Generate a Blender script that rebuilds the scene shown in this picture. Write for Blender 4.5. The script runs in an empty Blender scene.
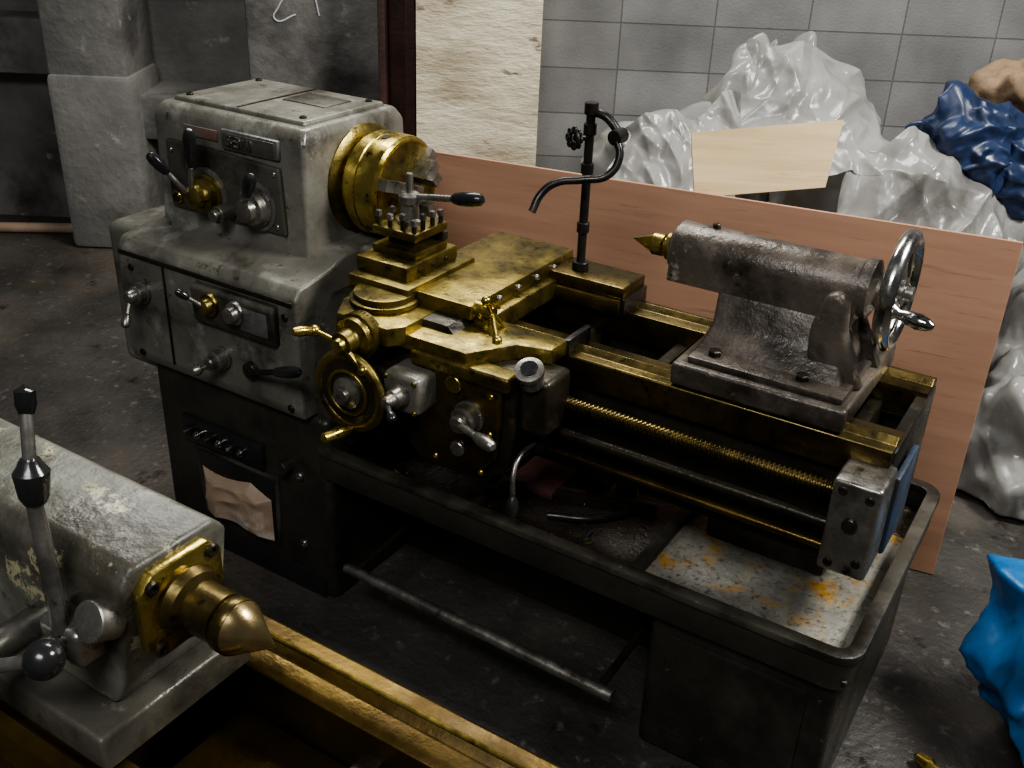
import bpy, bmesh, math, random
from mathutils import Vector, Matrix, noise
random.seed(7)
COL=bpy.context.scene.collection

# ------------------------------------------------------------------ materials
def pmat(name,c1,c2,scale=6,rough=.5,metal=0,bump=.2,c3=None,th=.62,s3=12,rvar=.15,bscale=60,detail=6,soft=.05,c4=None,s4=3,th4=.6,stretch=(1,1,1),c5=None,s5=30,th5=.66,transl=0,soft5=.04):
    m=bpy.data.materials.new(name);m.use_nodes=True
    nt=m.node_tree;N=nt.nodes;L=nt.links;b=N["Principled BSDF"]
    tc=N.new("ShaderNodeTexCoord");mp=N.new("ShaderNodeMapping");mp.inputs['Scale'].default_value=stretch
    L.new(tc.outputs['Object'],mp.inputs[0])
    def nz(s,d=detail,r=.6):
        n=N.new("ShaderNodeTexNoise");n.inputs['Scale'].default_value=s;n.inputs['Detail'].default_value=d;n.inputs['Roughness'].default_value=r
        L.new(mp.outputs[0],n.inputs['Vector']);return n
    def ramp(src,a,c):
        r=N.new("ShaderNodeMapRange");r.inputs['From Min'].default_value=a;r.inputs['From Max'].default_value=c;L.new(src,r.inputs['Value']);return r.outputs[0]
    def mix(f,a,c):
        x=N.new("ShaderNodeMix");x.data_type='RGBA';L.new(f,x.inputs[0])
        for i,v in ((6,a),(7,c)):
            if hasattr(v,'links'): L.new(v,x.inputs[i])
            else: x.inputs[i].default_value=(*v,1)
        return x.outputs[2]
    n1=nz(scale);f=ramp(n1.outputs[0],.35,.65);col=mix(f,c1,c2)
    rr=N.new("ShaderNodeMapRange");rr.inputs['To Min'].default_value=max(.03,rough-rvar);rr.inputs['To Max'].default_value=min(1,rough+rvar)
    n2=nz(scale*2.7);L.new(ramp(n2.outputs[0],.3,.7),rr.inputs['Value']);ro=rr.outputs[0]
    if c4: col=mix(ramp(nz(s4,8).outputs[0],th4-.08,th4+.08),col,c4)
    if c3: col=mix(ramp(nz(s3,10,.7).outputs[0],th,th+soft),col,c3)
    if c5: col=mix(ramp(nz(s5,10,.75).outputs[0],th5,th5+soft5),col,c5)
    L.new(col,b.inputs['Base Color']);L.new(ro,b.inputs['Roughness']);b.inputs['Metallic'].default_value=metal
    if bump:
        bp=N.new("ShaderNodeBump");bp.inputs['Strength'].default_value=bump;bp.inputs['Distance'].default_value=.01
        nb=nz(bscale,5);L.new(nb.outputs[0],bp.inputs['Height']);L.new(bp.outputs[0],b.inputs['Normal'])
    if transl:
        t=N.new("ShaderNodeBsdfTranslucent");ms=N.new("ShaderNodeMixShader");ms.inputs[0].default_value=transl
        L.new(col,t.inputs[0]);L.new(b.outputs[0],ms.inputs[1]);L.new(t.outputs[0],ms.inputs[2]);L.new(ms.outputs[0],N["Material Output"].inputs[0])
    return m

GR=(.035,.03,.015)
GOLD=pmat("oily_brass_steel",(.32,.25,.07),(.12,.092,.03),8,.34,.9,.14,c3=GR,th=.50,s3=9,soft=.2,rvar=.15,c5=(.06,.045,.022),s5=32,th5=.59)
GOLDB=pmat("oily_way_surface",(.16,.118,.038),(.078,.057,.02),5,.32,.88,.1,c3=(.028,.022,.012),th=.50,s3=7,soft=.2,rvar=.14,c5=(.035,.026,.016),s5=40,th5=.58)
BROWN=pmat("brown_oil_film",(.13,.085,.02),(.06,.038,.013),4,.34,.85,.08,c3=(.03,.022,.011),th=.53,s3=6,soft=.2)
GOLDL=pmat("bright_brass",(.58,.45,.12),(.33,.255,.068),10,.27,.95,.07,c3=(.08,.06,.022),th=.545,s3=12,soft=.18,c5=(.055,.042,.02),s5=30,th5=.61)
CENTERM=pmat("oily_center_steel",(.40,.31,.15),(.2,.145,.07),9,.28,.9,.05,c3=(.08,.06,.03),th=.57,s3=14,soft=.15)
DKOIL=pmat("dark_oiled_iron",(.045,.038,.024),(.02,.017,.012),8,.36,.5,.18,c3=(.10,.078,.035),th=.6,s3=9,soft=.1)
PAINT=pmat("worn_grey_paint",(.195,.185,.152),(.095,.088,.071),5,.36,.2,.18,c3=(.035,.03,.022),th=.53,s3=5,soft=.2,c4=(.30,.29,.25),s4=12,th4=.63,c5=(.03,.025,.018),s5=26,th5=.59,soft5=.07)
PAINTD=pmat("grimy_machine_paint",(.095,.087,.068),(.042,.038,.029),5,.38,.2,.2,c3=(.21,.185,.145),th=.64,s3=16,soft=.06,c4=(.02,.017,.012),s4=5,th4=.54)
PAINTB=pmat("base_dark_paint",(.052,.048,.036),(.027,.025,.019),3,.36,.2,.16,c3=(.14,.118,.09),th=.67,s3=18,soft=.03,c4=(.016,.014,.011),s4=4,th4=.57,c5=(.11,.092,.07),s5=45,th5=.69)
TAILP=pmat("tailstock_casting",(.155,.13,.104),(.072,.058,.045),7,.35,.25,.28,c3=(.33,.29,.24),th=.61,s3=14,soft=.08,c4=(.026,.02,.014),s4=6,th4=.55,c5=(.03,.022,.015),s5=30,th5=.605,soft5=.06)
GREENP=pmat("chipped_green_grey_paint",(.16,.16,.125),(.095,.095,.076),5,.38,.05,.22,c3=(.30,.275,.17),th=.56,s3=14,soft=.02,c4=(.045,.04,.028),s4=5,th4=.53,c5=(.04,.034,.023),s5=28,th5=.58,soft5=.05)
STEEL=pmat("worn_steel",(.36,.34,.30),(.17,.16,.14),14,.32,.85,.1,c3=(.05,.042,.03),th=.57,s3=18,soft=.1)
CHROME=pmat("polished_chrome",(.58,.57,.54),(.33,.32,.29),10,.2,1,.04,c3=(.08,.07,.06),th=.6,s3=22)
BLACK=pmat("black_bakelite",(.012,.012,.012),(.02,.02,.02),10,.22,0,.02)
BLKMET=pmat("black_pipe",(.02,.02,.02),(.04,.035,.03),14,.35,.6,.05)
REDLBL=pmat("red_label",(.15,.06,.05),(.13,.11,.09),16,.5)
PLATE=pmat("nameplate_metal",(.22,.22,.205),(.12,.12,.115),20,.35,.5)
BLUEP=pmat("blue_paint",(.04,.06,.095),(.025,.038,.06),8,.45,c3=(.03,.03,.03),th=.52)
SPECK=pmat("speckled_tray_coolant",(.24,.23,.19),(.14,.133,.108),18,.45,.1,.3,c3=(.05,.043,.033),th=.53,s3=80,soft=.12,c4=(.32,.165,.006),s4=11,th4=.60,c5=(.05,.042,.03),s5=9,th5=.57,soft5=.1)
TRAYD=pmat("dark_tray_sludge",(.045,.036,.026),(.018,.014,.01),9,.32,.2,.6,c3=(.15,.12,.08),th=.61,s3=25)
RUSTR=pmat("red_brown_rag",(.13,.05,.045),(.065,.028,.022),9,.7,0,.4)
CARD=pmat("kraft_paper",(.40,.29,.20),(.27,.19,.13),6,.5,0,.1,c3=(.52,.45,.38),th=.55,s3=5,soft=.1)
PLY=pmat("lauan_plywood",(.43,.245,.155),(.35,.19,.118),2.2,.55,0,.04,stretch=(.7,.7,11),c3=(.25,.13,.08),th=.57,s3=5,soft=.12,detail=10)
PALE=pmat("pale_pine_board",(.64,.49,.28),(.52,.38,.20),3,.6,0,.05,stretch=(.8,.8,12),c3=(.40,.27,.13),th=.56,s3=4,soft=.1)
CONC=pmat("concrete_wall",(.23,.22,.20),(.13,.125,.115),2.2,.85,0,.55,c3=(.35,.34,.31),th=.6,s3=6,soft=.1,bscale=24,c4=(.045,.04,.035),s4=1.7,th4=.60)
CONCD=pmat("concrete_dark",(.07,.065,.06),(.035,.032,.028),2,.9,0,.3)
FOAM=pmat("cream_plaster",(.80,.73,.55),(.64,.57,.42),5,.85,0,1,c3=(.20,.155,.10),th=.575,s3=2.6,bscale=18,soft=.05,stretch=(1,1,3),c4=(.42,.34,.23),s4=1.5,th4=.62)
RUST=pmat("rusty_steel_column",(.10,.045,.035),(.045,.025,.02),8,.7,.2,.3)
PLASTIC=pmat("translucent_plastic_sheeting",(.42,.41,.385),(.29,.285,.265),3,.22,0,.06,c3=(.58,.57,.53),th=.58,s3=4,bscale=40,soft=.14,rvar=.1,c4=(.16,.155,.14),s4=2.5,th4=.60,transl=.28)
BLUET=pmat("navy_tarp",(.018,.034,.088),(.010,.02,.052),8,.42,0,.08,bscale=60)
BLUEB=pmat("blue_tarp",(.012,.13,.33),(.007,.08,.22),8,.36,0,.08,bscale=60)
SACKM=pmat("burlap",(.26,.18,.11),(.17,.115,.07),12,.85,0,.4)
CHALK=pmat("chalk",(.6,.6,.6),(.5,.5,.5),9,.9)
FLOOR=pmat("wet_dirty_asphalt",(.065,.06,.053),(.03,.027,.023),1.6,.5,0,.6,c3=(.15,.14,.125),th=.58,s3=22,soft=.12,c4=(.095,.078,.06),s4=1.1,th4=.56,bscale=45,rvar=.3,c5=(.012,.01,.009),s5=7,th5=.59,soft5=.08)

def block_mat():
    m=bpy.data.materials.new("concrete_block_wall");m.use_nodes=True;nt=m.node_tree;N=nt.nodes;L=nt.links;b=N["Principled BSDF"]
    tc=N.new("ShaderNodeTexCoord");sx=N.new("ShaderNodeSeparateXYZ");L.new(tc.outputs['Object'],sx.inputs[0]);cx=N.new("ShaderNodeCombineXYZ");L.new(sx.outputs[0],cx.inputs[0]);L.new(sx.outputs[2],cx.inputs[1])
    br=N.new("ShaderNodeTexBrick");L.new(cx.outputs[0],br.inputs['Vector'])
    br.inputs['Color1'].default_value=(.245,.24,.23,1);br.inputs['Color2'].default_value=(.195,.19,.183,1);br.inputs['Mortar'].default_value=(.13,.128,.12,1)
    br.inputs['Scale'].default_value=1;br.inputs['Mortar Size'].default_value=.003;br.inputs['Mortar Smooth'].default_value=.3;br.inputs['Brick Width'].default_value=.39;br.inputs['Row Height'].default_value=.19;br.offset=0
    no=N.new("ShaderNodeTexNoise");no.inputs['Scale'].default_value=3;no.inputs['Detail'].default_value=9;L.new(tc.outputs['Object'],no.inputs[0])
    mx=N.new("ShaderNodeMix");mx.data_type='RGBA';mx.blend_type='MULTIPLY';mx.inputs[0].default_value=.8
    r=N.new("ShaderNodeMapRange");r.inputs['From Min'].default_value=.3;r.inputs['From Max'].default_value=.7;r.inputs['To Min'].default_value=.5;r.inputs['To Max'].default_value=1.15;L.new(no.outputs[0],r.inputs[0])
    L.new(br.outputs[0],mx.inputs[6]);L.new(r.outputs[0],mx.inputs[7]);L.new(mx.outputs[2],b.inputs['Base Color'])
    b.inputs['Roughness'].default_value=.8
    n2=N.new("ShaderNodeTexNoise");n2.inputs['Scale'].default_value=90;L.new(tc.outputs['Object'],n2.inputs[0])
    bp=N.new("ShaderNodeBump");bp.inputs['Strength'].default_value=.4;bp.inputs['Distance'].default_value=.004;L.new(n2.outputs[0],bp.inputs['Height'])
    b2=N.new("ShaderNodeBump");b2.invert=True;b2.inputs['Strength'].default_value=.8;b2.inputs['Distance'].default_value=.008;L.new(br.outputs['Fac'],b2.inputs['Height']);L.new(bp.outputs[0],b2.inputs['Normal']);L.new(b2.outputs[0],b.inputs['Normal'])
    return m
BLOCK=block_mat()

# ------------------------------------------------------------------ helpers
def group(name):
    e=bpy.data.objects.new(name,None);e.empty_display_size=.1;COL.objects.link(e);return e
def fin(bm,name,mat,g,smooth=True,ang=35):
    bmesh.ops.recalc_face_normals(bm,faces=bm.faces)
    me=bpy.data.meshes.new(name);bm.to_mesh(me);bm.free();me.materials.append(mat)
    if smooth:
        for p in me.polygons:p.use_smooth=True
        if ang<170: me.set_sharp_from_angle(angle=math.radians(ang))
    o=bpy.data.objects.new(name,me);COL.objects.link(o)
    if g: o.parent=g
    return o
def bev(bm,w,seg=2,ang=30):
    es=[e for e in bm.edges if len(e.link_faces)==2 and e.calc_face_angle(0)>math.radians(ang)]
    if w>0: bmesh.ops.bevel(bm,geom=es,offset=w,segments=seg,affect='EDGES',profile=.5,clamp_overlap=True)
def box(g,name,x0,x1,y0,y1,z0,z1,mat,b=.004,rot=None,seg=2):
    bm=bmesh.new();bmesh.ops.create_cube(bm,size=1)
    bmesh.ops.scale(bm,vec=(x1-x0,y1-y0,z1-z0),verts=bm.verts);bev(bm,b,seg)
    c=Vector(((x0+x1)/2,(y0+y1)/2,(z0+z1)/2))
    if rot: bmesh.ops.rotate(bm,cent=(0,0,0),matrix=Matrix.Rotation(math.radians(rot[1]),3,rot[0]),verts=bm.verts)
    bmesh.ops.translate(bm,vec=c,verts=bm.verts)
    return fin(bm,name,mat,g)
def frame(ax):
    ax=Vector(ax).normalized();u=ax.orthogonal().normalized()
    if abs(ax.z)<.99: u=(Vector((0,0,1))-ax*ax.z).normalized()
    v=ax.cross(u);return ax,u,v
def rev(g,name,prof,origin,axis,mat,seg=48,ang=30):
    ax,u,v=frame(axis);o=Vector(origin);bm=bmesh.new();rings=[]
    for t,r in prof:
        if r<1e-6: rings.append([bm.verts.new(o+ax*t)])
        else: rings.append([bm.verts.new(o+ax*t+u*r*math.cos(a)+v*r*math.sin(a)) for a in [2*math.pi*i/seg for i in range(seg)]])
    for a,b in zip(rings,rings[1:]):
        for i in range(seg):
            j=(i+1)%seg
            if len(a)==1 and len(b)>1: bm.faces.new((a[0],b[i],b[j]))
            elif len(b)==1 and len(a)>1: bm.faces.new((a[i],b[0],a[j]))
            elif len(a)>1: bm.faces.new((a[i],b[i],b[j],a[j]))
    if len(rings[0])>1: bm.faces.new(rings[0])
    if len(rings[-1])>1: bm.faces.new(rings[-1][::-1])
    return fin(bm,name,mat,g,ang=ang)
def cyl(g,name,p0,p1,r,mat,r2=None,seg=32,c=.0015):
    p0=Vector(p0);p1=Vector(p1);L=(p1-p0).length;r2=r if r2 is None else r2;c=min(c,r*.4,L*.3,r2*.9)
    return rev(g,name,[(0,r-c),(c,r),(L-c,r2),(L,r2-c)],p0,p1-p0,mat,seg)
def ball(g,name,p,r,mat):
    pr=[(-r*math.cos(math.pi*i/14),r*math.sin(math.pi*i/14)) for i in range(15)]
    pr[0]=(-r,0);pr[-1]=(r,0)
    return rev(g,name,pr,p,(0,0,1),mat,28)
def prism(g,name,pts,axis,a0,a1,mat,b=.004,seg=2,ang=30):
    bm=bmesh.new()
    def P(p,a): return {'x':(a,p[0],p[1]),'y':(p[0],a,p[1]),'z':(p[0],p[1],a)}[axis]
    A=[bm.verts.new(P(p,a0)) for p in pts];B=[bm.verts.new(P(p,a1)) for p in pts]
    n=len(pts);bm.faces.new(A);bm.faces.new(B[::-1])
    for i in range(n): bm.faces.new((A[i],B[i],B[(i+1)%n],A[(i+1)%n]))
    bmesh.ops.recalc_face_normals(bm,faces=bm.faces);bev(bm,b,seg,ang)
    return fin(bm,name,mat,g)
def tube(g,name,pts,r,mat,smooth=True):
    cu=bpy.data.curves.new(name,'CURVE');cu.dimensions='3D';cu.bevel_depth=r;cu.bevel_resolution=6;cu.use_fill_caps=True;cu.resolution_u=10
    if smooth:
        s=cu.splines.new('BEZIER');s.bezier_points.add(len(pts)-1)
        for i,p in enumerate(pts):
            b=s.bezier_points[i];b.co=p;b.handle_left_type=b.handle_right_type='AUTO'
    else:
        s=cu.splines.new('POLY');s.points.add(len(pts)-1)
        for i,p in enumerate(pts): s.points[i].co=(*p,1)
    cu.materials.append(mat);o=bpy.data.objects.new(name,cu);COL.objects.link(o)
    dg=bpy.context.evaluated_depsgraph_get();me=bpy.data.meshes.new_from_object(o.evaluated_get(dg))
    bpy.data.objects.remove(o)
    for p in me.polygons:p.use_smooth=True
    o=bpy.data.objects.new(name,me);COL.objects.link(o);o.parent=g
    return o
def torus(g,name,c,axis,R,r,mat,seg=64,rs=14,flat=1):
    ax,u,v=frame(axis);c=Vector(c);bm=bmesh.new();rg=[]
    for i in range(seg):
        a=2*math.pi*i/seg;d=u*math.cos(a)+v*math.sin(a)
        rg.append([bm.verts.new(c+d*(R+r*math.cos(b))+ax*r*flat*math.sin(b)) for b in [2*math.pi*k/rs for k in range(rs)]])
    for i in range(seg):
        for k in range(rs):
            bm.faces.new((rg[i][k],rg[(i+1)%seg][k],rg[(i+1)%seg][(k+1)%rs],rg[i][(k+1)%rs]))
    return fin(bm,name,mat,g,ang=80)
def loft(g,name,rects,mat,b=.006,seg=3):
    bm=bmesh.new();R=[]
    for z,x0,x1,y0,y1 in rects: R.append([bm.verts.new(p) for p in ((x0,y0,z),(x1,y0,z),(x1,y1,z),(x0,y1,z))])
    bm.faces.new(R[0]);bm.faces.new(R[-1][::-1])
    for a,c in zip(R,R[1:]):
        for i in range(4): bm.faces.new((a[i],a[(i+1)%4],c[(i+1)%4],c[i]))
    bmesh.ops.recalc_face_normals(bm,faces=bm.faces);bev(bm,b,seg,25)
    return fin(bm,name,mat,g)
def bolt(g,p,axis,r=.008,h=.006,mat=STEEL,name="bolt"):
    p=Vector(p);ax=Vector(axis).normalized()
    rev(g,name,[(0,r),(h*.7,r),(h,r*.8),(h,r*.45),(h*.5,r*.4)],p,ax,mat,16)
def hexbolt(g,p,axis,r=.01,h=.01,mat=STEEL,name="hex_bolt"):
    rev(g,name,[(0,r),(h*.85,r),(h,r*.85)],p,axis,mat,6,ang=20)
def lever(g,name,p0,p1,r,mat=STEEL,grip=.35,gr=None,gmat=BLACK):
    p0=Vector(p0);p1=Vector(p1);d=p1-p0;L=d.length;gr=gr or r*1.9
    cyl(g,name+"_rod",p0,p0+d*(1-grip),r,mat,r*.85,16)
    s=p0+d*(1-grip);l=L*grip
    rev(g,name+"_grip",[(0,r*.9),(l*.06,gr*.75),(l*.35,gr),(l*.7,gr*1.05),(l*.9,gr*.85),(l*.98,gr*.5),(l,0)],s,d,gmat,20)
def rrect(x0,x1,y0,y1,r,n=6):
    pts=[]
    for cx,cy,a in ((x1-r,y1-r,0),(x0+r,y1-r,90),(x0+r,y0+r,180),(x1-r,y0+r,270)):
        for i in range(n+1):
            t=math.radians(a+90*i/n);pts.append((cx+r*math.cos(t),cy+r*math.sin(t)))
    return pts
def ring_wall(g,name,x0,x1,y0,y1,r,w,z0,z1,mat):
    o=rrect(x0,x1,y0,y1,r);i=rrect(x0+w,x1-w,y0+w,y1-w,max(.005,r-w));n=len(o);bm=bmesh.new()
    V=[[bm.verts.new((*p,z)) for p in P] for P,z in ((o,z0),(o,z1),(i,z1),(i,z0))]
    for a in range(4):
        A=V[a];B=V[(a+1)%4]
        for k in range(n): bm.faces.new((A[k],A[(k+1)%n],B[(k+1)%n],B[k]))
    bmesh.ops.recalc_face_normals(bm,faces=bm.faces);bev(bm,.004,2,50)
    return fin(bm,name,mat,g)
# folded-sheet geometry: long sharp ridges with broad smooth troughs
def ridge(x):
    t=1-abs((x%1)*2-1); return t**2.2
def fold_dirs(seed,zb):
    rg=random.Random(seed);L=[]
    for a,lam,n in ((.075,.40,2),(.060,.24,3),(.028,.13,3),(.010,.065,2)):
        for i in range(n):
            an=rg.uniform(0,math.pi);d=Vector((math.cos(an),math.sin(an),rg.gauss(0,zb))).normalized();L.append((a,lam*rg.uniform(.8,1.3),d,rg.random()))
    return L
def folds(p,seed,A,dirs,wl):
    o=Vector((seed*3.7,seed*1.9,seed*5.3))
    q=p+Vector(noise.noise_vector(p*(2.6/wl)+o))*(.10*wl)
    s=-.05*wl
    for a,lam,d,ph in dirs:
        lam*=wl
        m=min(1,max(0,.30+1.9*noise.noise(p*(.75/lam)+o+Vector((ph*9,0,0)))))
        s+=a*wl*m*ridge(q.dot(d)/lam+ph)
    return s*A
def crumpled(g,name,c,rad,mat,seed,tf=None,sub=6,A=1.,big=.22,tilt=0,zmin=.004,wl=1.,zb=.45):
    bm=bmesh.new();bmesh.ops.create_icosphere(bm,subdivisions=sub,radius=1);D=fold_dirs(seed,zb);c=Vector(c);o=Vector((seed*2.3,seed,0))
    ct,st=math.cos(tilt),math.sin(tilt)
    for v in bm.verts:
        d=v.co.normalized();s=1+big*noise.noise(d*1.5+o)+big*.5*noise.noise(d*3.1+o)
        p=Vector((d.x*rad[0],d.y*rad[1],d.z*rad[2]))*s
        n=Vector((d.x/rad[0],d.y/rad[1],d.z/rad[2])).normalized()
        p=p+n*folds(p,seed,A,D,wl)
        p=Vector((p.x*ct+p.z*st,p.y,-p.x*st+p.z*ct))+c
        if p.z<zmin:p.z=zmin
        v.co=tf(p) if tf else p
    return fin(bm,name,mat,g,ang=180)
def flap(g,name,P00,P10,P01,P11,mat,seed,tf=None,sag=.1,A=.9,n=110,wav=.04,wl=.8):
    P00,P10,P01,P11=map(Vector,(P00,P10,P01,P11));D=fold_dirs(seed,.5);nn=(P10-P00).cross(P01-P00).normalized()
    if nn.y>0: nn=-nn
    bm=bmesh.new();V=[]
    for i in range(n):
        row=[]
        for j in range(n):
            u=i/(n-1);v=j/(n-1)
            uu=u+.16*noise.noise(Vector((v*3,seed,u*1.5)));vv=v+.16*noise.noise(Vector((u*3,seed+5,v*1.5)))
            p=(P00*(1-uu)+P10*uu)*(1-vv)+(P01*(1-uu)+P11*uu)*vv
            p=p+nn*(sag*4*u*(1-u)*.6+folds(p,seed,A,D,wl)+wav*noise.noise(p*4))
            row.append(bm.verts.new(tf(p) if tf else p))
        V.append(row)
    for i in range(n-1):
        for j in range(n-1): bm.faces.new((V[i][j],V[i+1][j],V[i+1][j+1],V[i][j+1]))
    return fin(bm,name,mat,g,ang=180)

# ------------------------------------------------------------------ room shell
FZ=-.05
h=Vector((-.51913,.85469,0));r=Vector((.85469,.51913,0))
def wbox(name,s0,s1,d0,d1,z0,z1,mat,b=0,g=None):
    bm=bmesh.new();bmesh.ops.create_cube(bm,size=1);bmesh.ops.scale(bm,vec=(s1-s0,d1-d0,z1-z0),verts=bm.verts)
    if b:bev(bm,b)
    bmesh.ops.translate(bm,vec=((s0+s1)/2,(d0+d1)/2,(z0+z1)/2),verts=bm.verts)
    o=fin(bm,name,mat,g);o.rotation_euler=(0,0,math.atan2(r.y,r.x));return o
box(None,"floor",-9,4,-3,9,-.12,FZ,FLOOR,b=0)
wbw=wbox("wall_back",.062,5,0,.2,-.04,3.2,BLOCK);wbw.location=h*4.48+Vector((0,0,-.009))
wbox("wall_plaster",-.44,.060,4.25,4.6,FZ,3.2,FOAM)
wbox("wall_left",-5.5,-1.2,5.15,5.3,FZ,3.2,CONC)
tr=group("trim_1")
wbox("concrete_ledge",-1.80,-1.1,4.80,5.16,.47,.68,CONC,.02,tr)
wbox("concrete_ledge_upper",-5.2,-2.1,4.95,5.16,.72,.98,CONC,.02,tr)
for i,z in enumerate((1.12,1.30,1.48)): wbox("wall_slat_%d"%i,-5.2,-1.2,5.12,5.16,z,z+.14,CONC,.008,tr)
col=group("concrete_column")
wbox("column_shaft",-2.16,-1.80,4.72,5.10,FZ,3.2,CONC,.015,col)
wbox("column_foot",-2.17,-1.78,4.70,5.10,FZ,.78,CONC,.03,col)
p=group("concrete_pillar")
wbox("pillar_shaft",-1.2,-.62,4.55,5.2,FZ,3.2,CONC,.02,p)
rc=group("rusty_steel_column")
wbox("column_web",-.57,-.47,4.40,4.43,FZ,3.2,RUST,.003,rc)
wbox("flange_front",-.49,-.45,4.3,4.5,FZ,3.2,RUST,.003,rc)
wbox("flange_back",-.60,-.57,4.3,4.5,FZ,3.2,RUST,.003,rc)
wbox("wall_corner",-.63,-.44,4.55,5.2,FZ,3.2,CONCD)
g=group("floor_pipe");cyl(g,"pipe",(-5.6,2.2,FZ+.026),(-4.45,3.05,FZ+.026),.025,CARD)
def chalk(pts):
    P=[]
    for s,z in pts:
        q=r*s+h*4.546;P.append((q.x,q.y,z))
    tube(p,"chalk_mark",P,.0035,CHALK)
chalk([(-1.08,1.22),(-1.03,1.27),(-1.0,1.22),(-1.05,1.13),(-1.07,1.08),(-.98,1.10)])
chalk([(-.93,1.32),(-.90,1.20),(-.88,1.1)])

# ------------------------------------------------------------------ main lathe
G=group("engine_lathe")
AY=1.934;AZ=1.016
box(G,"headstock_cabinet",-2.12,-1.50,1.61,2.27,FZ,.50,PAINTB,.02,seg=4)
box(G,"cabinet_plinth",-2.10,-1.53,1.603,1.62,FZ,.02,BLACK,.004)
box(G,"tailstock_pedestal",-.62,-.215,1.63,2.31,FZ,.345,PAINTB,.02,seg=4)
box(G,"pedestal_access_door",-.575,-.27,1.622,1.634,.02,.29,PAINTB,.006)
box(G,"recess_back_panel",-1.52,-.60,1.92,1.95,FZ,.345,PAINTB,.003)
box(G,"tray_floor",-1.55,-.205,1.615,2.33,.345,.36,TRAYD,.002)
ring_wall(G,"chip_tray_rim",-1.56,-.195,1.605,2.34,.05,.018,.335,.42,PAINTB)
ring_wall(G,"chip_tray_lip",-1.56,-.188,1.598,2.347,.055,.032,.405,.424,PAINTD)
box(G,"tray_sludge_plate",-.675,-.215,1.626,2.16,.359,.366,SPECK,.002)
box(G,"tray_divider",-.70,-.672,1.63,2.31,.36,.385,PAINTB,.002)
box(G,"tray_divider",-1.12,-1.10,1.63,2.31,.36,.385,PAINTB,.002)
box(G,"red_cover",-1.18,-.98,1.82,1.98,.362,.385,RUSTR,.003)
box(G,"switch_panel",-2.02,-1.72,1.596,1.615,.285,.362,BLACK,.006)
for i,x in enumerate((-1.985,-1.945,-1.905,-1.865,-1.825,-1.785)):
    cyl(G,"switch_%d"%i,(x,1.598,.325),(x,1.582,.325),.011 if i%2 else .014,CHROME if i%2 else BLACK)
    cyl(G,"switch_cap_%d"%i,(x,1.584,.325),(x,1.574,.325),.006,STEEL)
prism(G,"window_frame",[(-1.985,.275),(-1.97,.055),(-1.685,.055),(-1.675,.275)],'y',1.604,1.612,PAINTD,.003)
prism(G,"window_hole",[(-1.97,.265),(-1.957,.067),(-1.697,.067),(-1.688,.265)],'y',1.600,1.606,BLACK,.001)
def cloth(g,name,fn,nu,nv,mat):
    bm=bmesh.new();V=[[bm.verts.new(fn(i/(nu-1),j/(nv-1))) for j in range(nv)] for i in range(nu)]
    for i in range(nu-1):
        for j in range(nv-1): bm.faces.new((V[i][j],V[i+1][j],V[i+1][j+1],V[i][j+1]))
    return fin(bm,name,mat,g,ang=70)
def bagfn(u,v):
    x=-1.955+u*.255;z=.07+v*(.175-.03*abs(math.sin(u*3+1))-.02*u)
    q=Vector((x*9,z*16,3));n=1-abs(noise.noise(q))*2
    e=min(1,min(u,1-u,v,1-v)*8)
    return (x,1.598-.03*e*(.5+.5*n),z)
cloth(G,"kraft_paper_parcel",bagfn,70,50,CARD)
for z in (.10,.31): bolt(G,(-1.60,1.612,z),(0,-1,0),.012,.01)
cyl(G,"drain_cap",(-1.64,1.615,.33),(-1.64,1.58,.33),.02,PAINTD)
cyl(G,"foot_brake_bar",(-1.40,1.545,.15),(-.645,1.53,.15),.014,STEEL)
tube(G,"brake_arm_1",[(-1.37,1.545,.15),(-1.37,1.7,.16),(-1.37,1.93,.2)],.009,DKOIL)
tube(G,"brake_arm_2",[(-.68,1.53,.15),(-.68,1.7,.16),(-.68,1.93,.2)],.009,DKOIL)
# headstock
box(G,"end_gear_cover",-2.305,-2.09,1.655,2.22,.42,.835,PAINT,.03,seg=5)
box(G,"end_gear_cover_seam",-2.22,-2.213,1.651,1.70,.45,.81,DKOIL,.001)
prism(G,"gearbox_casting",[(1.585,.50),(1.575,.53),(1.575,.815),(1.595,.842),(1.70,.858),(1.76,.88),(2.15,.88),(2.15,.50)],'x',-2.16,-1.545,PAINT,.008,3,12)
prism(G,"gearbox_cover_rib",[(1.572,.800),(1.572,.812),(1.578,.812),(1.578,.800)],'x',-2.15,-1.555,DKOIL,.001)
prism(G,"gearbox_lower_casting",[(1.66,.42),(1.63,.50),(1.62,.56),(2.15,.56),(2.15,.42)],'x',-2.10,-1.46,PAINTD,.01,3)
prism(G,"headstock_side_bracket",[(1.63,.50),(1.63,.70),(1.70,.80),(1.76,.80),(1.76,.50)],'x',-1.56,-1.48,PAINTD,.012,3)
loft(G,"headstock_body",[(.845,-2.135,-1.618,1.708,2.12),(.87,-2.135,-1.625,1.716,2.12),(.95,-2.135,-1.63,1.72,2.11),(1.135,-2.135,-1.632,1.72,2.10),(1.165,-2.12,-1.645,1.74,2.08)],PAINT,.012,4)
loft(G,"headstock_lid",[(1.163,-2.10,-1.66,1.76,2.06),(1.176,-2.095,-1.665,1.765,2.055)],PAINT,.005,3)
box(G,"lid_seam",-1.885,-1.880,1.77,2.05,1.174,1.179,DKOIL,.001)
box(G,"lid_plate",-1.86,-1.72,1.90,2.0,1.174,1.179,PAINTD,.002)
for x in (-2.07,-1.69):
    for y in (1.79,2.03): bolt(G,(x,y,1.175),(0,0,1),.009,.006,DKOIL)
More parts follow.
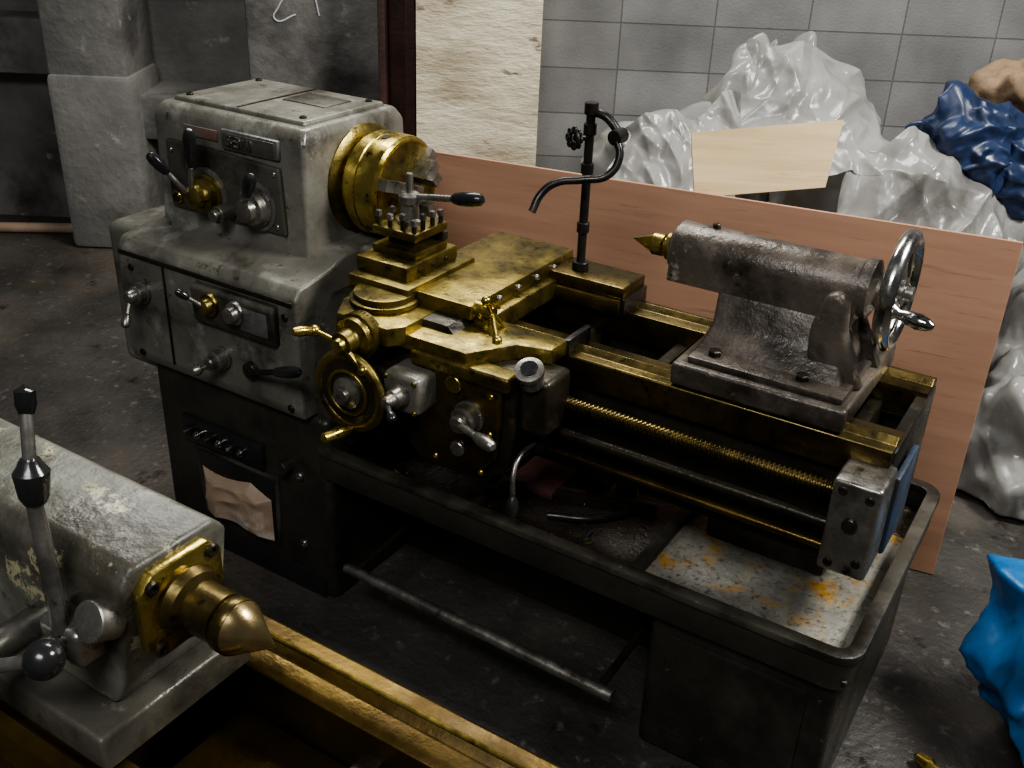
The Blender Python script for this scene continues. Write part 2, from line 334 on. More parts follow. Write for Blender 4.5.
prism(G,"headstock_front_panel",[(-2.085,.905),(-1.69,.905),(-1.70,1.07),(-1.93,1.08),(-2.085,1.08)],'y',1.707,1.722,PAINTD,.006,3)
box(G,"nameplate",-1.885,-1.70,1.708,1.722,1.088,1.135,PLATE,.004)
box(G,"nameplate_inset",-1.877,-1.708,1.705,1.71,1.094,1.129,PAINTD,.002)
box(G,"red_warning_label",-2.02,-1.905,1.714,1.722,1.100,1.125,REDLBL,.001)
def text(g,name,body,size,loc,mat,ext=.002):
    c=bpy.data.curves.new(name,'FONT');c.body=body;c.size=size;c.extrude=ext;c.materials.append(mat)
    o=bpy.data.objects.new(name,c);COL.objects.link(o)
    dg=bpy.context.evaluated_depsgraph_get();me=bpy.data.meshes.new_from_object(o.evaluated_get(dg));bpy.data.objects.remove(o)
    o=bpy.data.objects.new(name,me);COL.objects.link(o);o.location=loc;o.rotation_euler=(math.radians(90),0,0);o.parent=g;return o
text(G,"nameplate_letters","SEIKI",.040,(-1.862,1.704,1.097),CHROME)
def hub(name,x,z,y0,R=.034,m=STEEL):
    rev(G,name,[(0,R*1.15),(.008,R*1.15),(.01,R),(.03,R*.95),(.034,R*.7),(.05,R*.65),(.054,R*.5),(.056,0)],(x,y0,z),(0,-1,0),m,36)
hub("speed_hub_1",-1.945,.965,1.706,.045,GOLD)
rev(G,"speed_chart_disc",[(0,.066),(.004,.066)],(-1.945,1.708,.965),(0,-1,0),PLATE,48)
lever(G,"speed_lever_1",(-1.95,1.66,.98),(-1.89,1.62,1.150),.007,STEEL,.6,.015)
lever(G,"speed_lever_2",(-1.96,1.655,.975),(-2.02,1.60,1.075),.007,STEEL,.5,.014)
box(G,"lever_boss_plate",-1.985,-1.90,1.655,1.685,.955,.985,GOLD,.01,rot=('Y',-12))
hub("speed_hub_2",-1.775,.965,1.706,.042)
rev(G,"range_chart_disc",[(0,.060),(.004,.060)],(-1.775,1.708,.965),(0,-1,0),PLATE,48)
lever(G,"speed_lever_3",(-1.775,1.66,.965),(-1.70,1.62,1.075),.007,STEEL,.55,.015)
cyl(G,"selector_knob",(-1.87,1.706,.935),(-1.87,1.66,.935),.022,PAINTD)
cyl(G,"selector_knob_cap",(-1.87,1.662,.935),(-1.87,1.645,.935),.015,STEEL)
cyl(G,"oil_sight_glass",(-2.055,1.708,.935),(-2.055,1.698,.935),.018,GOLDL)
cyl(G,"oil_sight_lens",(-2.055,1.70,.935),(-2.055,1.696,.935),.012,BLACK)
for x in (-2.065,-1.715):
    for z in (.925,1.055):
        if x>-2 or z>1: bolt(G,(x,1.708,z),(0,-1,0),.007,.005,STEEL)
prism(G,"feed_selector_panel",[(1.58,.69),(1.555,.695),(1.55,.785),(1.58,.797)],'x',-1.87,-1.60,PAINTD,.006)
box(G,"feed_index_plate",-1.70,-1.615,1.548,1.556,.715,.775,PLATE,.002)
for i,x in enumerate((-1.80,-1.715)):
    rev(G,"feed_knob_%d"%i,[(0,.03),(.012,.028),(.014,.02),(.03,.019),(.034,.012),(.035,0)],(x,1.555,.755),(0,-1,0),(GOLD,STEEL)[i],32)
lever(G,"feed_lever_1",(-1.80,1.525,.76),(-1.845,1.49,.80),.006,STEEL,.5,.01)
hub("left_change_hub",-2.075,.71,1.576,.026)
lever(G,"left_change_lever",(-2.075,1.53,.70),(-2.055,1.49,.645),.006,STEEL,.5,.011,STEEL)
hub("lower_hub",-1.80,.605,1.575,.026)
lever(G,"lower_lever",(-1.80,1.53,.60),(-1.83,1.50,.585),.008,STEEL,.55,.013,STEEL)
cyl(G,"reverse_shaft_boss",(-1.70,1.63,.60),(-1.70,1.56,.60),.022,PAINTD)
lever(G,"reverse_lever",(-1.70,1.555,.60),(-1.46,1.49,.70),.008,BLKMET,.45,.014)
for x,z in ((-2.11,.53),(-2.11,.77),(-1.58,.53),(-1.58,.77)): bolt(G,(x,1.577,z),(0,-1,0),.01,.006,DKOIL)
box(G,"gearbox_seam",-1.99,-1.984,1.571,1.58,.53,.80,DKOIL,.001)
# spindle and chuck
CZ=AZ-.006
rev(G,"spindle_flange",[(0,.137),(.018,.137),(.024,.128),(.03,.115)],(-1.645,AY,CZ),(1,0,0),GOLD,64)
rev(G,"chuck_backplate",[(0,.10),(.02,.10),(.022,.12),(.034,.122)],(-1.622,AY,CZ),(1,0,0),GOLDL,64)
rev(G,"chuck_body",[(0,.123),(.003,.127),(.028,.127),(.030,.124),(.034,.124),(.036,.127),(.079,.127),(.086,.126),(.092,.119),(.092,.04),(.07,.035),(.07,0)],(-1.590,AY,CZ),(1,0,0),GOLDL,80)
rev(G,"chuck_face",[(0,.114),(.002,.114),(.002,.036)],(-1.498,AY,CZ),(1,0,0),GOLD,64)
for k in range(3):
    a=math.radians(72+120*k)
    bm=bmesh.new()
    for x0,x1,r0,r1 in ((-1.50,-1.474,.028,.114),(-1.476,-1.450,.028,.084),(-1.452,-1.428,.028,.056)):
        q=bmesh.ops.create_cube(bm,size=1)['verts']
        bmesh.ops.scale(bm,vec=(x1-x0,.028,r1-r0),verts=q);bmesh.ops.translate(bm,vec=((x0+x1)/2,0,(r0+r1)/2),verts=q)
    bmesh.ops.rotate(bm,cent=(0,0,0),matrix=Matrix.Rotation(a,3,'X'),verts=bm.verts)
    bmesh.ops.translate(bm,vec=(0,AY,CZ),verts=bm.verts);fin(bm,"chuck_jaw_%d"%k,STEEL,G)
    a2=a+math.radians(60);d=Vector((0,-math.sin(a2),math.cos(a2)))
    cyl(G,"chuck_key_socket_%d"%k,Vector((-1.538,AY,CZ))+d*.12,Vector((-1.538,AY,CZ))+d*.1285,.012,DKOIL)
# bed
RAIL=[(1.745,.735),(1.745,.797),(1.748,.80),(1.772,.80),(1.786,.813),(1.80,.80),(1.838,.80),(1.838,.735),(1.815,.72),(1.77,.72)]
prism(G,"front_bed_way",RAIL,'x',-1.62,-.24,GOLDB,.002)
prism(G,"rear_bed_way",[(2*1.934-y-.002,z) for y,z in RAIL],'x',-1.62,-.24,GOLDB,.002)
box(G,"bed_front_wall",-1.60,-.26,1.77,1.80,.56,.73,DKOIL,.004)
box(G,"bed_rear_wall",-1.60,-.26,2.07,2.10,.56,.73,DKOIL,.004)
box(G,"bed_lower_flange",-1.60,-.25,1.735,1.815,.53,.565,DKOIL,.005)
box(G,"bed_lower_flange_rear",-1.60,-.25,2.055,2.13,.53,.565,DKOIL,.005)
for i in range(6): box(G,"bed_web_%d"%i,-1.45+i*.22,-1.42+i*.22,1.80,2.07,.56,.76,DKOIL,.004)
box(G,"bed_end_plate",-.262,-.236,1.765,2.105,.56,.79,DKOIL,.005)
box(G,"bed_support",-.62,-.34,1.90,2.12,.36,.545,PAINTD,.015)
box(G,"bed_support_left",-1.60,-1.40,1.76,2.10,.365,.545,PAINTD,.015)
def screw(name,x0,x1,y,z,r,pitch,dep,mat):
    bm=bmesh.new();seg=16;n=int((x1-x0)/pitch*6);R=[]
    for i in range(n+1):
        x=x0+(x1-x0)*i/n;row=[]
        for k in range(seg):
            a=2*math.pi*k/seg;ph=((x/pitch)-a/(2*math.pi))%1;rr=r-dep*(0 if ph<.5 else 1)
            row.append(bm.verts.new((x,y+rr*math.cos(a),z+rr*math.sin(a))))
        R.append(row)
    for A,B in zip(R,R[1:]):
        for k in range(seg): bm.faces.new((A[k],B[k],B[(k+1)%seg],A[(k+1)%seg]))
    return fin(bm,name,mat,G,ang=30)
screw("lead_screw",-1.54,-.30,1.69,.72,.0145,.010,.0035,GOLDB)
cyl(G,"feed_rod",(-1.54,1.69,.645),(-.28,1.69,.645),.011,DKOIL)
cyl(G,"start_rod",(-1.54,1.695,.59),(-.28,1.695,.59),.009,BROWN)
box(G,"lead_screw_bracket",-.315,-.225,1.655,1.765,.565,.765,STEEL,.008,seg=3)
for y_,z_ in ((-.295,.745),(-.245,.74),(-.295,.585),(-.245,.60)): bolt(G,(y_,1.656,z_),(0,-1,0),.009,.004,DKOIL)
cyl(G,"lead_screw_cap",(-.27,1.655,.68),(-.27,1.645,.68),.014,DKOIL)
box(G,"blue_end_cover",-.232,-.218,1.772,1.93,.56,.735,BLUEP,.006)
# saddle + apron
prism(G,"saddle_front",[(-1.43,1.60),(-1.43,1.745),(-.925,1.745),(-.925,1.68),(-1.00,1.66),(-1.06,1.56),(-1.33,1.56)],'z',.80,.835,GOLD,.004)
box(G,"saddle_bridge",-1.36,-1.10,1.70,2.12,.802,.85,GOLD,.006)
box(G,"saddle_rear_wing",-1.42,-.93,1.99,2.13,.802,.838,GOLDB,.005)
box(G,"way_wiper",-.935,-.92,1.742,1.84,.80,.835,BLKMET,.002)
box(G,"way_wiper_rear",-.935,-.92,2.0,2.12,.80,.84,BLKMET,.002)
box(G,"cross_slide",-1.35,-1.125,1.67,2.12,.85,.885,GOLD,.004)
prism(G,"cross_slide_dovetail",[(-1.34,.83),(-1.32,.85),(-1.15,.85),(-1.13,.83)],'y',1.62,2.12,DKOIL,.001)
for y in (1.70,1.78,1.86,1.94,2.02): bolt(G,(-1.125,y,.868),(1,0,0),.007,.008,STEEL)
prism(G,"cross_slide_front",[(-1.42,1.60),(-1.38,1.53),(-1.24,1.525),(-1.215,1.56),(-1.215,1.675),(-1.42,1.68)],'z',.81,.853,GOLD,.004)
rev(G,"compound_protractor",[(0,.075),(.004,.078),(.014,.078),(.016,.07),(.028,.068),(.03,.06)],(-1.335,1.64,.852),(0,0,1),GOLD,64)
bolt(G,(-1.315,1.59,.866),(0,0,1),.009,.012)
box(G,"compound_slide_base",-1.44,-1.27,1.64,1.90,.868,.895,GOLD,.004)
box(G,"compound_slide",-1.445,-1.30,1.675,1.87,.893,.928,GOLD,.005)
for y in (1.72,1.77,1.82): bolt(G,(-1.30,y,.91),(1,0,0),.005,.006,DKOIL)
TX,TY=-1.372,1.782
box(G,"toolpost_bottom_plate",TX-.062,TX+.062,TY-.062,TY+.062,.928,.946,GOLD,.004)
box(G,"toolpost_core",TX-.036,TX+.036,TY-.036,TY+.036,.945,.972,DKOIL,.004)
box(G,"toolpost_top_plate",TX-.062,TX+.062,TY-.062,TY+.062,.970,.990,GOLD,.004)
for i,(dx,dy) in enumerate([(-.05,-.05),(-.018,-.05),(.018,-.05),(.05,-.05),(.05,-.018),(.05,.018),(.05,.05),(-.05,.05),(-.05,0)]):
    hh=random.uniform(-.006,.008)
    cyl(G,"tool_screw_%d"%i,(TX+dx,TY+dy,.985),(TX+dx,TY+dy,1.012+hh),.0055,DKOIL)
    rev(G,"tool_screw_head_%d"%i,[(0,.008),(.012,.008),(.014,.006)],(TX+dx,TY+dy,1.01+hh),(0,0,1),STEEL,4,ang=20)
rev(G,"toolpost_hub",[(0,.03),(.01,.03),(.014,.022),(.045,.02),(.05,.026),(.066,.026),(.072,.018),(.074,0)],(TX,TY,.989),(0,0,1),STEEL,36)
cyl(G,"toolpost_stud",(TX,TY,1.06),(TX,TY,1.105),.008,STEEL)
lever(G,"clamp_lever",(TX,TY,1.05),(TX+.19,TY+.015,1.077),.009,STEEL,.42,.016)
box(G,"cutting_tool",-1.47,-1.31,TY+.045,TY+.062,.947,.966,DKOIL,.001)
rev(G,"cross_feed_dial",[(0,.025),(.03,.025),(.032,.05),(.06,.052),(.062,.046),(.075,.045),(.078,.028),(.11,.026),(.113,0)],(-1.305,1.565,.825),(0,-1,0),GOLD,56)
for k in range(36):
    a=k*math.pi/18;d=Vector((math.cos(a),0,math.sin(a)));c_=Vector((-1.305,1.52,.825))
    cyl(G,"dial_graduation",c_+d*.0515,c_+d*.0515+Vector((0,.008,0)),.0009,DKOIL,seg=4,c=.0001)
cc=Vector((-1.305,1.46,.825))
rev(G,"ball_crank_hub",[(-.02,0),(-.018,.014),(0,.019),(.018,.014),(.02,0)],cc,(0,-1,0),GOLDL,24)
for i,(dx,dz) in enumerate(((-.075,.01),(.055,-.045))):
    e=cc+Vector((dx,0,dz));tube(G,"ball_crank_arm_%d"%i,[cc,e],.006,GOLDL,False);ball(G,"ball_crank_ball_%d"%i,e,.013,GOLDL)
e=cc+Vector((-.075,0,.01));rev(G,"ball_crank_handle",[(0,.006),(.015,.01),(.035,.012),(.05,.008),(.053,0)],e,(-.4,-1,.2),GOLDL,20)
W=Vector((-1.293,1.465,.715))
torus(G,"carriage_handwheel_rim",W,(0,1,0),.083,.0125,GOLD,72,16,.8)
rev(G,"carriage_handwheel_web",[(-.006,.076),(.006,.076)],W,(0,1,0),DKOIL,56)
torus(G,"carriage_handwheel_ring",W+Vector((0,-.008,0)),(0,1,0),.05,.005,GOLD)
rev(G,"carriage_handwheel_hub",[(-.12,.02),(-.02,.022),(0,.036),(.012,.036),(.018,.02),(.034,.018),(.038,0)],W,(0,-1,0),STEEL,40)
rev(G,"carriage_handwheel_handle",[(0,.007),(.01,.012),(.035,.015),(.055,.011),(.07,.012),(.078,0)],W+Vector((.01,-.01,-.083)),(-.3,-1,.0),GOLDL,24)
prism(G,"apron",[(-1.39,.80),(-1.39,.66),(-1.36,.62),(-1.28,.60),(-1.20,.52),(-1.02,.52),(-.97,.57),(-.955,.66),(-.955,.80)],'y',1.585,1.73,DKOIL,.012,4,20)
prism(G,"apron_front_cover",[(-1.17,.78),(-1.19,.62),(-1.15,.535),(-1.04,.535),(-.985,.60),(-.975,.78)],'y',1.565,1.60,GOLDB,.010,4,20)
box(G,"apron_top_ledge",-1.20,-.95,1.55,1.60,.775,.81,GOLD,.008,seg=3)
box(G,"feed_engage_box",-1.235,-1.14,1.50,1.59,.68,.77,PAINT,.014,seg=4)
hub("feed_engage_hub",-1.185,.725,1.502,.022)
lever(G,"feed_engage_lever",(-1.185,1.455,.725),(-1.15,1.43,.705),.006,STEEL,.5,.01)
for x,z in ((-1.225,.76),(-1.15,.76),(-1.15,.69)): bolt(G,(x,1.502,z),(0,-1,0),.006,.005,GOLD)
cyl(G,"sight_glass",(-1.09,1.568,.755),(-1.09,1.555,.755),.02,GOLDL)
cyl(G,"oil_plug",(-1.09,1.60,.80),(-1.09,1.60,.825),.014,GOLDL)
hub("half_nut_hub",-1.05,.69,1.566,.032)
lever(G,"half_nut_lever",(-1.05,1.52,.69),(-.93,1.47,.70),.009,STEEL,.5,.014,STEEL)
hub("rack_shaft_hub",-1.29,.715,1.586,.03,DKOIL)
cyl(G,"apron_oil_window",(-1.08,1.568,.60),(-1.08,1.558,.60),.018,STEEL)
box(G,"thread_dial_housing",-.955,-.885,1.60,1.70,.67,.80,DKOIL,.014,seg=4)
rev(G,"thread_chasing_dial",[(0,.026),(.03,.026),(.032,.03),(.044,.03),(.046,.02),(.047,0)],(-.925,1.60,.795),(.1,-.45,.8),STEEL,40)
rev(G,"thread_dial_face",[(0,.018),(.002,.018)],(-.9197,1.5775,.836),(.1,-.45,.8),BLACK,24)
cyl(G,"start_lever_pivot",(-.96,1.695,.59),(-.93,1.695,.59),.022,DKOIL)
tube(G,"start_lever_rod",[(-.955,1.69,.60),(-.955,1.61,.595),(-.95,1.585,.57),(-.94,1.57,.52)],.006,STEEL)
rev(G,"start_lever_knob",[(0,.008),(.01,.013),(.03,.015),(.045,.01),(.048,0)],(-.94,1.57,.525),(.1,-.2,-1),BLACK,24)
for x,z in ((-1.16,.75),(-1.0,.75),(-1.14,.56),(-1.02,.56),(-1.0,.66)): bolt(G,(x,1.567,z),(0,-1,0),.007,.005,GOLDL)
c0=Vector((-1.09,1.70,.868))
rev(G,"gib_lock_hub",[(0,.022),(.02,.022),(.022,.016),(.045,.014),(.047,0)],(-1.13,1.70,.868),(1,0,0),GOLDL,28)
for i,d in enumerate(((.01,-.04,.045),(.03,.03,-.05),(.05,-.055,-.03))):
    e=c0+Vector(d);tube(G,"lock_arm_%d"%i,[c0,e],.0055,GOLDL,False);ball(G,"lock_ball_%d"%i,e,.011,GOLDL)
# coolant pipe
PX,PY=-1.068,2.05
box(G,"coolant_mount_block",-1.16,-.925,2.0,2.115,.838,.868,GOLDB,.005)
cyl(G,"coolant_post_base",(PX,PY,.868),(PX,PY,.888),.02,BLKMET)
cyl(G,"coolant_post",(PX,PY,.88),(PX,PY,1.25),.0105,BLKMET)
for z in (.96,1.10,1.19): cyl(G,"coolant_coupling",(PX,PY,z),(PX,PY,z+.025),.015,BLKMET)
cyl(G,"coolant_elbow",(PX,PY,1.235),(PX,PY,1.262),.016,BLKMET)
tube(G,"coolant_arm",[(PX,PY,1.243),(-1.03,PY,1.235),(-.995,PY,1.205)],.010,BLKMET)
cyl(G,"coolant_knuckle",(-.992,2.06,1.20),(-.992,2.02,1.20),.017,BLKMET)
tube(G,"coolant_arm_lower",[(-.992,2.03,1.20),(-.975,2.02,1.16),(-.99,2.0,1.122),(-1.04,1.975,1.108),(-1.094,1.95,1.096),(-1.118,1.93,1.07),(-1.124,1.905,1.035)],.009,BLKMET)
cyl(G,"valve_stem",(PX,PY,1.185),(PX-.02,PY-.035,1.185),.008,BLKMET)
for k in range(8):
    a=k*math.pi/4;torus(G,"valve_lobe_%d"%k,Vector((PX-.02,PY-.035,1.185))+Vector((.86*math.cos(a),0,math.sin(a)))*.018,(.5,.86,0),.006,.004,BLKMET,12,8)
torus(G,"valve_wheel",(PX-.02,PY-.035,1.185),(.5,.86,0),.017,.005,BLKMET,28,10)
# tailstock
rev(G,"dead_center",[(0,0),(.05,.021),(.052,.024),(.075,.024),(.078,.019),(.115,.019)],(-.885,AY,1.018),(1,0,0),GOLDL,40)
cyl(G,"tailstock_quill",(-.80,AY,1.02),(-.76,AY,1.02),.03,GOLD)
sec=[(AY+.056*math.cos(math.radians(a)),1.025+.056*math.sin(math.radians(a))) for a in range(-20,201,20)]
sec=[(AY+.058,.965)]+sec+[(AY-.058,.965)]
prism(G,"tailstock_barrel",sec,'x',-.775,-.385,TAILP,.004,2,40)
rev(G,"barrel_nose_ring",[(0,.044),(.006,.05),(.014,.05)],(-.785,AY,1.022),(1,0,0),TAILP,48)
loft(G,"tailstock_column",[(.845,-.675,-.365,1.79,2.08),(.87,-.665,-.37,1.815,2.055),(.91,-.655,-.385,1.855,2.015),(.975,-.66,-.40,1.878,1.99)],TAILP,.012,4)
prism(G,"tailstock_rib",[(-.45,.85),(-.335,.85),(-.352,.90),(-.385,.96),(-.39,1.02),(-.41,1.04),(-.435,1.03),(-.455,.96)],'y',1.838,1.872,TAILP,.014,4,10)
prism(G,"tailstock_rib_2",[(-.43,.85),(-.335,.85),(-.36,.90),(-.39,.96),(-.40,1.0),(-.45,1.0)],'y',1.97,2.0,TAILP,.005,2,20)
box(G,"tailstock_sole",-.69,-.335,1.745,2.125,.803,.852,TAILP,.008,seg=3)
box(G,"tailstock_sole_step",-.665,-.35,1.765,2.10,.85,.866,TAILP,.006)
rev(G,"tailstock_end_flange",[(0,.058),(.02,.058),(.024,.05),(.03,.035),(.05,.03)],(-.39,AY,1.028),(1,0,0),TAILP,48)
H=Vector((-.325,AY,1.035))
torus(G,"tailstock_handwheel_rim",H,(1,0,0),.105,.0145,CHROME,80,18,1.1)
rev(G,"tailstock_handwheel_hub",[(-.03,.028),(.0,.03),(.012,.028),(.014,.015),(.028,.014),(.03,0)],H,(1,0,0),STEEL,36)
for k in range(3):
    a=math.radians(90+120*k);d=Vector((0,math.cos(a),math.sin(a)));tube(G,"wheel_spoke_%d"%k,[H+d*.02,H+d*.06+Vector((-.006,0,0)),H+d*.103],.012,PAINT,True)
hp=H+Vector((.0,-.055,-.02))
rev(G,"tailstock_wheel_handle",[(0,.012),(.01,.016),(.02,.009),(.035,.013),(.06,.016),(.078,.012),(.088,.006),(.09,0)],hp,(1,-.25,-.05),CHROME,28)
box(G,"handle_boss",-.335,-.315,AY-.075,AY-.035,.99,1.02,STEEL,.008)
cyl(G,"oil_cup",(-.70,AY,1.078),(-.70,AY,1.09),.008,DKOIL)
for x in (-.62,-.44): hexbolt(G,(x,1.80,.866),(0,0,1),.014,.012,DKOIL)
# clutter in the tray
cyl(G,"tray_can",(-.93,1.93,.362),(-.90,1.93,.41),.035,DKOIL)
tube(G,"tray_hose",[(-.95,1.75,.372),(-.85,1.80,.375),(-.80,1.90,.372),(-.86,2.0,.372)],.01,BLKMET)
box(G,"tray_bar",-.98,-.74,1.86,1.89,.363,.39,DKOIL,.003,rot=('Z',18))
cyl(G,"tray_cup",(-.86,1.99,.362),(-.86,1.99,.42),.028,TRAYD)
for i in range(60):
    x=random.uniform(-1.4,-.72);y=random.uniform(1.65,2.1);a=random.uniform(0,6.3);l=random.uniform(.01,.035)
    cyl(G,"metal_chip",(x,y,.366),(x+l*math.cos(a),y+l*math.sin(a),.366+random.uniform(0,.01)),random.uniform(.001,.003),random.choice([GOLDL,DKOIL,STEEL,DKOIL]),seg=6,c=0.0003)

# ------------------------------------------------------------------ foreground lathe tailstock
K=group("foreground_lathe")
KY,KZ=.597,.978
bx0=-1.75
prism(K,"lathe_bed_rear_way",[(.69,.72),(.69,.795),(.705,.80),(.725,.80),(.738,.812),(.75,.80),(.772,.80),(.778,.795),(.778,.72)],'x',bx0,.25,BROWN,.002)
prism(K,"lathe_bed_front_way",[(.42,.72),(.42,.80),(.445,.80),(.458,.812),(.471,.80),(.50,.80),(.50,.72)],'x',bx0,.25,BROWN,.002)
cyl(K,"way_edge_strip",(bx0,.738,.811),(.25,.738,.811),.0035,GOLDL,seg=10)
box(K,"bed_rear_wall",bx0,.25,.73,.765,.3,.725,DKOIL,.004)
box(K,"bed_front_wall",bx0,.25,.43,.465,.3,.725,DKOIL,.004)
for i in range(6): box(K,"bed_web_%d"%i,-1.6+i*.33,-1.57+i*.33,.46,.74,.45,.76,DKOIL,.004)
box(K,"lathe_base",bx0,.25,.40,.80,FZ,.42,PAINTB,.02)
box(K,"bed_inner_floor",-.82,.25,.50,.69,.70,.715,BROWN,.002)
loft(K,"tailstock_sole",[(.803,-1.45,-.80,.47,.70),(.845,-1.45,-.81,.475,.695)],PAINTD,.006)
loft(K,"tailstock_body",[(.845,-1.6,-.84,.52,.685),(.88,-1.6,-.825,.525,.68),(1.025,-1.6,-.80,.525,.68),(1.047,-1.6,-.80,.545,.66)],GREENP,.008,3)
fl=.058;ch=.018
prism(K,"quill_flange",[(KY+a*fl-(a*ch if q else 0),KZ+b*fl-(0 if q else b*ch)) for a,b,q in ((1,1,0),(1,1,1),(-1,1,1),(-1,1,0),(-1,-1,0),(-1,-1,1),(1,-1,1),(1,-1,0))],'x',-.802,-.786,GOLDL,.003)
for a in (-1,1):
    for b in (-1,1): bolt(K,(-.787,KY+a*.043,KZ+b*.043),(1,0,0),.009,.006,DKOIL)
rev(K,"tailstock_quill",[(0,.042),(.008,.044),(.02,.040),(.024,.031),(.065,.031),(.067,.027)],(-.787,KY,KZ),(1,0,0),GOLDB,56)
rev(K,"dead_center",[(0,.022),(.008,.026),(.03,.028),(.034,.032),(.044,.032),(.098,.0)],(-.745,KY,KZ-.002),(1,0,0),CENTERM,48)
rev(K,"dead_center_collar",[(0,.0325),(.002,.0335),(.014,.0335),(.016,.0325)],(-.718,KY,KZ-.002),(1,0,0),GOLDB,48)
box(K,"clamp_block",-.905,-.835,.485,.527,.925,.975,STEEL,.01,seg=3)
cyl(K,"clamp_pivot",(-.87,.49,.952),(-.87,.47,.952),.014,STEEL)
cyl(K,"clamp_boss",(-.83,.53,.975),(-.83,.50,.99),.024,STEEL)
cyl(K,"clamp_lever_rod",(-.866,.49,.965),(-.892,.505,1.125),.010,STEEL,.009)
rev(K,"clamp_lever_collar",[(0,.012),(.008,.016),(.035,.019),(.042,.014),(.05,.01)],(-.890,.505,1.12),(-.1,.12,1),BLACK,28)
cyl(K,"clamp_lever_tip_rod",(-.895,.51,1.16),(-.914,.53,1.22),.007,STEEL)
rev(K,"clamp_lever_tip",[(0,.008),(.01,.011),(.025,.011),(.032,0)],(-.912,.528,1.21),(-.15,.2,1),BLACK,24)
ball(K,"lock_ball_knob",(-.845,.452,.965),.022,BLACK)
cyl(K,"lock_ball_rod",(-.85,.45,.963),(-.95,.41,.925),.008,STEEL)
cyl(K,"lock_ball_hub",(-.95,.54,.925),(-.95,.40,.925),.02,STEEL)

# ------------------------------------------------------------------ plywood, sheeting, tarps
g=group("plywood_sheet")
ang=math.atan2(.25,1.60)
bm=bmesh.new();bmesh.ops.create_cube(bm,size=1);bmesh.ops.scale(bm,vec=(1.74,.012,.98),verts=bm.verts);bev(bm,.001,1)
o=fin(bm,"plywood_panel",PLY,g)
o.matrix_world=Matrix.Translation((-.185,2.68,0))@Matrix.Rotation(ang,4,'Z')@Matrix.Rotation(math.radians(-5),4,'X')@Matrix.Translation((-.87,0,.442))
def T(q):
    v=h*q[1]+r*q[0];return Vector((v.x,v.y,q[2]+FZ+.02))
S=group("plastic_sheeting_pile")
crumpled(S,"bag_left",(.52,3.62,.42),(.28,.27,.54),PLASTIC,1,T)
crumpled(S,"bag_hump",(.86,3.86,.60),(.16,.16,.62),PLASTIC,2,T,tilt=.06,wl=.85,zb=.25)
crumpled(S,"bag_hump_side",(1.05,3.80,.55),(.15,.15,.58),PLASTIC,3,T,tilt=-.12,wl=.85,zb=.25)
crumpled(S,"bag_middle",(1.12,3.52,.36),(.34,.28,.54),PLASTIC,4,T)
crumpled(S,"bag_right",(1.52,3.48,.34),(.31,.30,.50),PLASTIC,5,T)
crumpled(S,"bag_floor",(1.66,2.88,.10),(.26,.26,.36),PLASTIC,6,T,wl=.85)
crumpled(S,"bag_floor_back",(1.80,3.15,.25),(.27,.25,.40),PLASTIC,7,T,wl=.85)
flap(S,"loose_sheet_top",(.74,3.60,1.24),(1.16,3.62,1.14),(.68,3.34,.88),(1.28,3.28,.86),PLASTIC,11,T,sag=.16)
flap(S,"loose_sheet_left",(.34,3.45,.96),(.78,3.5,1.08),(.24,3.25,.68),(.74,3.22,.70),PLASTIC,12,T,sag=.12)
flap(S,"loose_sheet_right",(1.05,3.32,.98),(1.42,3.35,.95),(1.0,3.10,.68),(1.54,3.05,.68),PLASTIC,13,T,sag=.14)
N_=group("navy_tarp_bundle")
crumpled(N_,"tarp_roll",(1.45,3.34,.985),(.19,.14,.155),BLUET,21,T,A=1.1,tilt=.3,wl=.6,zb=1)
crumpled(N_,"tarp_roll_back",(1.69,3.38,.91),(.17,.14,.15),BLUET,22,T,A=1.1,wl=.6,zb=1)
sk=group("burlap_sack")
crumpled(sk,"sack_body",(1.80,3.72,1.08),(.19,.15,.13),SACKM,23,T,sub=5,A=.8,wl=.6)
bb=group("blue_tarp_bag")
ident=lambda q:Vector((q[0],q[1],q[2]+FZ+.005))
crumpled(bb,"tarp_bag",(.165,2.20,.24),(.175,.18,.27),BLUEB,31,ident,A=1.15,wl=.7,big=.14,zb=.7)
g=group("wooden_board")
a=Vector((-1.145,2.84,1.035));b=Vector((-.77,3.07,1.09));c=Vector((-1.09,2.79,.86));d=c+(b-a)*.86
nn=(b-a).cross(c-a).normalized()
if nn.y<0: nn=-nn
nn*=.018
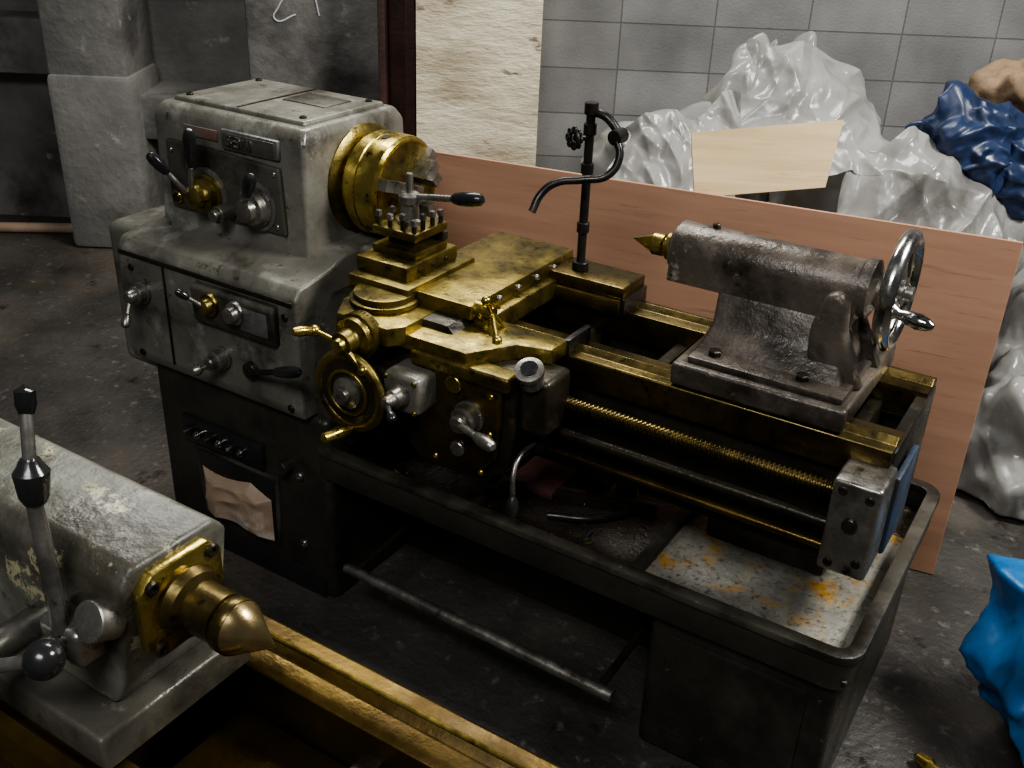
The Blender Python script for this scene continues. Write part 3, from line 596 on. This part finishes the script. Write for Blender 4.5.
bm=bmesh.new();V=[bm.verts.new(p) for p in (a,b,d,c)];V2=[bm.verts.new(p+nn) for p in (a,b,d,c)]
bm.faces.new(V);bm.faces.new(V2[::-1])
for i in range(4): bm.faces.new((V[i],V[(i+1)%4],V2[(i+1)%4],V2[i]))
fin(bm,"board",PALE,g,False)
g=group("brass_handle")
rev(g,"brass_bar",[(0,0),(.01,.012),(.04,.018),(.05,.012),(.10,.012),(.12,.02),(.16,.022),(.18,0)],(-.07,1.93,FZ+.023),(1,-.35,0),GOLDL,24)

# ------------------------------------------------------------------ lights
def area(name,loc,tgt,sx,sy,e,col):
    l=bpy.data.lights.new(name,'AREA');l.shape='RECTANGLE';l.size=sx;l.size_y=sy;l.energy=e;l.color=col
    o=bpy.data.objects.new(name,l);COL.objects.link(o);o.location=loc;o.rotation_euler=(Vector(tgt)-Vector(loc)).to_track_quat('-Z','Y').to_euler();return o
area("ceiling_lamp_1",(1.3,2.6,3.3),(-.6,2.4,.6),1.0,.6,150,(1,.985,.95))
area("ceiling_lamp_2",(-2.4,3.2,3.8),(-1.6,2.0,.8),2.2,.7,120,(1,.985,.95))
area("ceiling_lamp_3",(-.2,-.9,3.4),(-1.0,1.8,.6),1.4,.7,75,(.97,.98,1))
w=bpy.data.worlds.new("World");bpy.context.scene.world=w;w.use_nodes=True
w.node_tree.nodes["Background"].inputs[0].default_value=(.92,.95,1,1);w.node_tree.nodes["Background"].inputs[1].default_value=.09
try: bpy.context.scene.view_settings.look='AgX - Medium High Contrast'
except Exception as e: print(e)

# ------------------------------------------------------------------ camera
cam=bpy.data.cameras.new("camera");cam.sensor_width=36;cam.lens=36;co=bpy.data.objects.new("camera",cam);COL.objects.link(co)
Rv=Vector((0.8440,0.5352,0.0370));Dv=Vector((0.2752,-0.3727,-0.8863));Fv=Vector((-0.4604,0.7580,-0.4616))
co.matrix_world=Matrix((( Rv.x,-Dv.x,-Fv.x,0),(Rv.y,-Dv.y,-Fv.y,0),(Rv.z,-Dv.z,-Fv.z,1.75),(0,0,0,1)));bpy.context.scene.camera=co
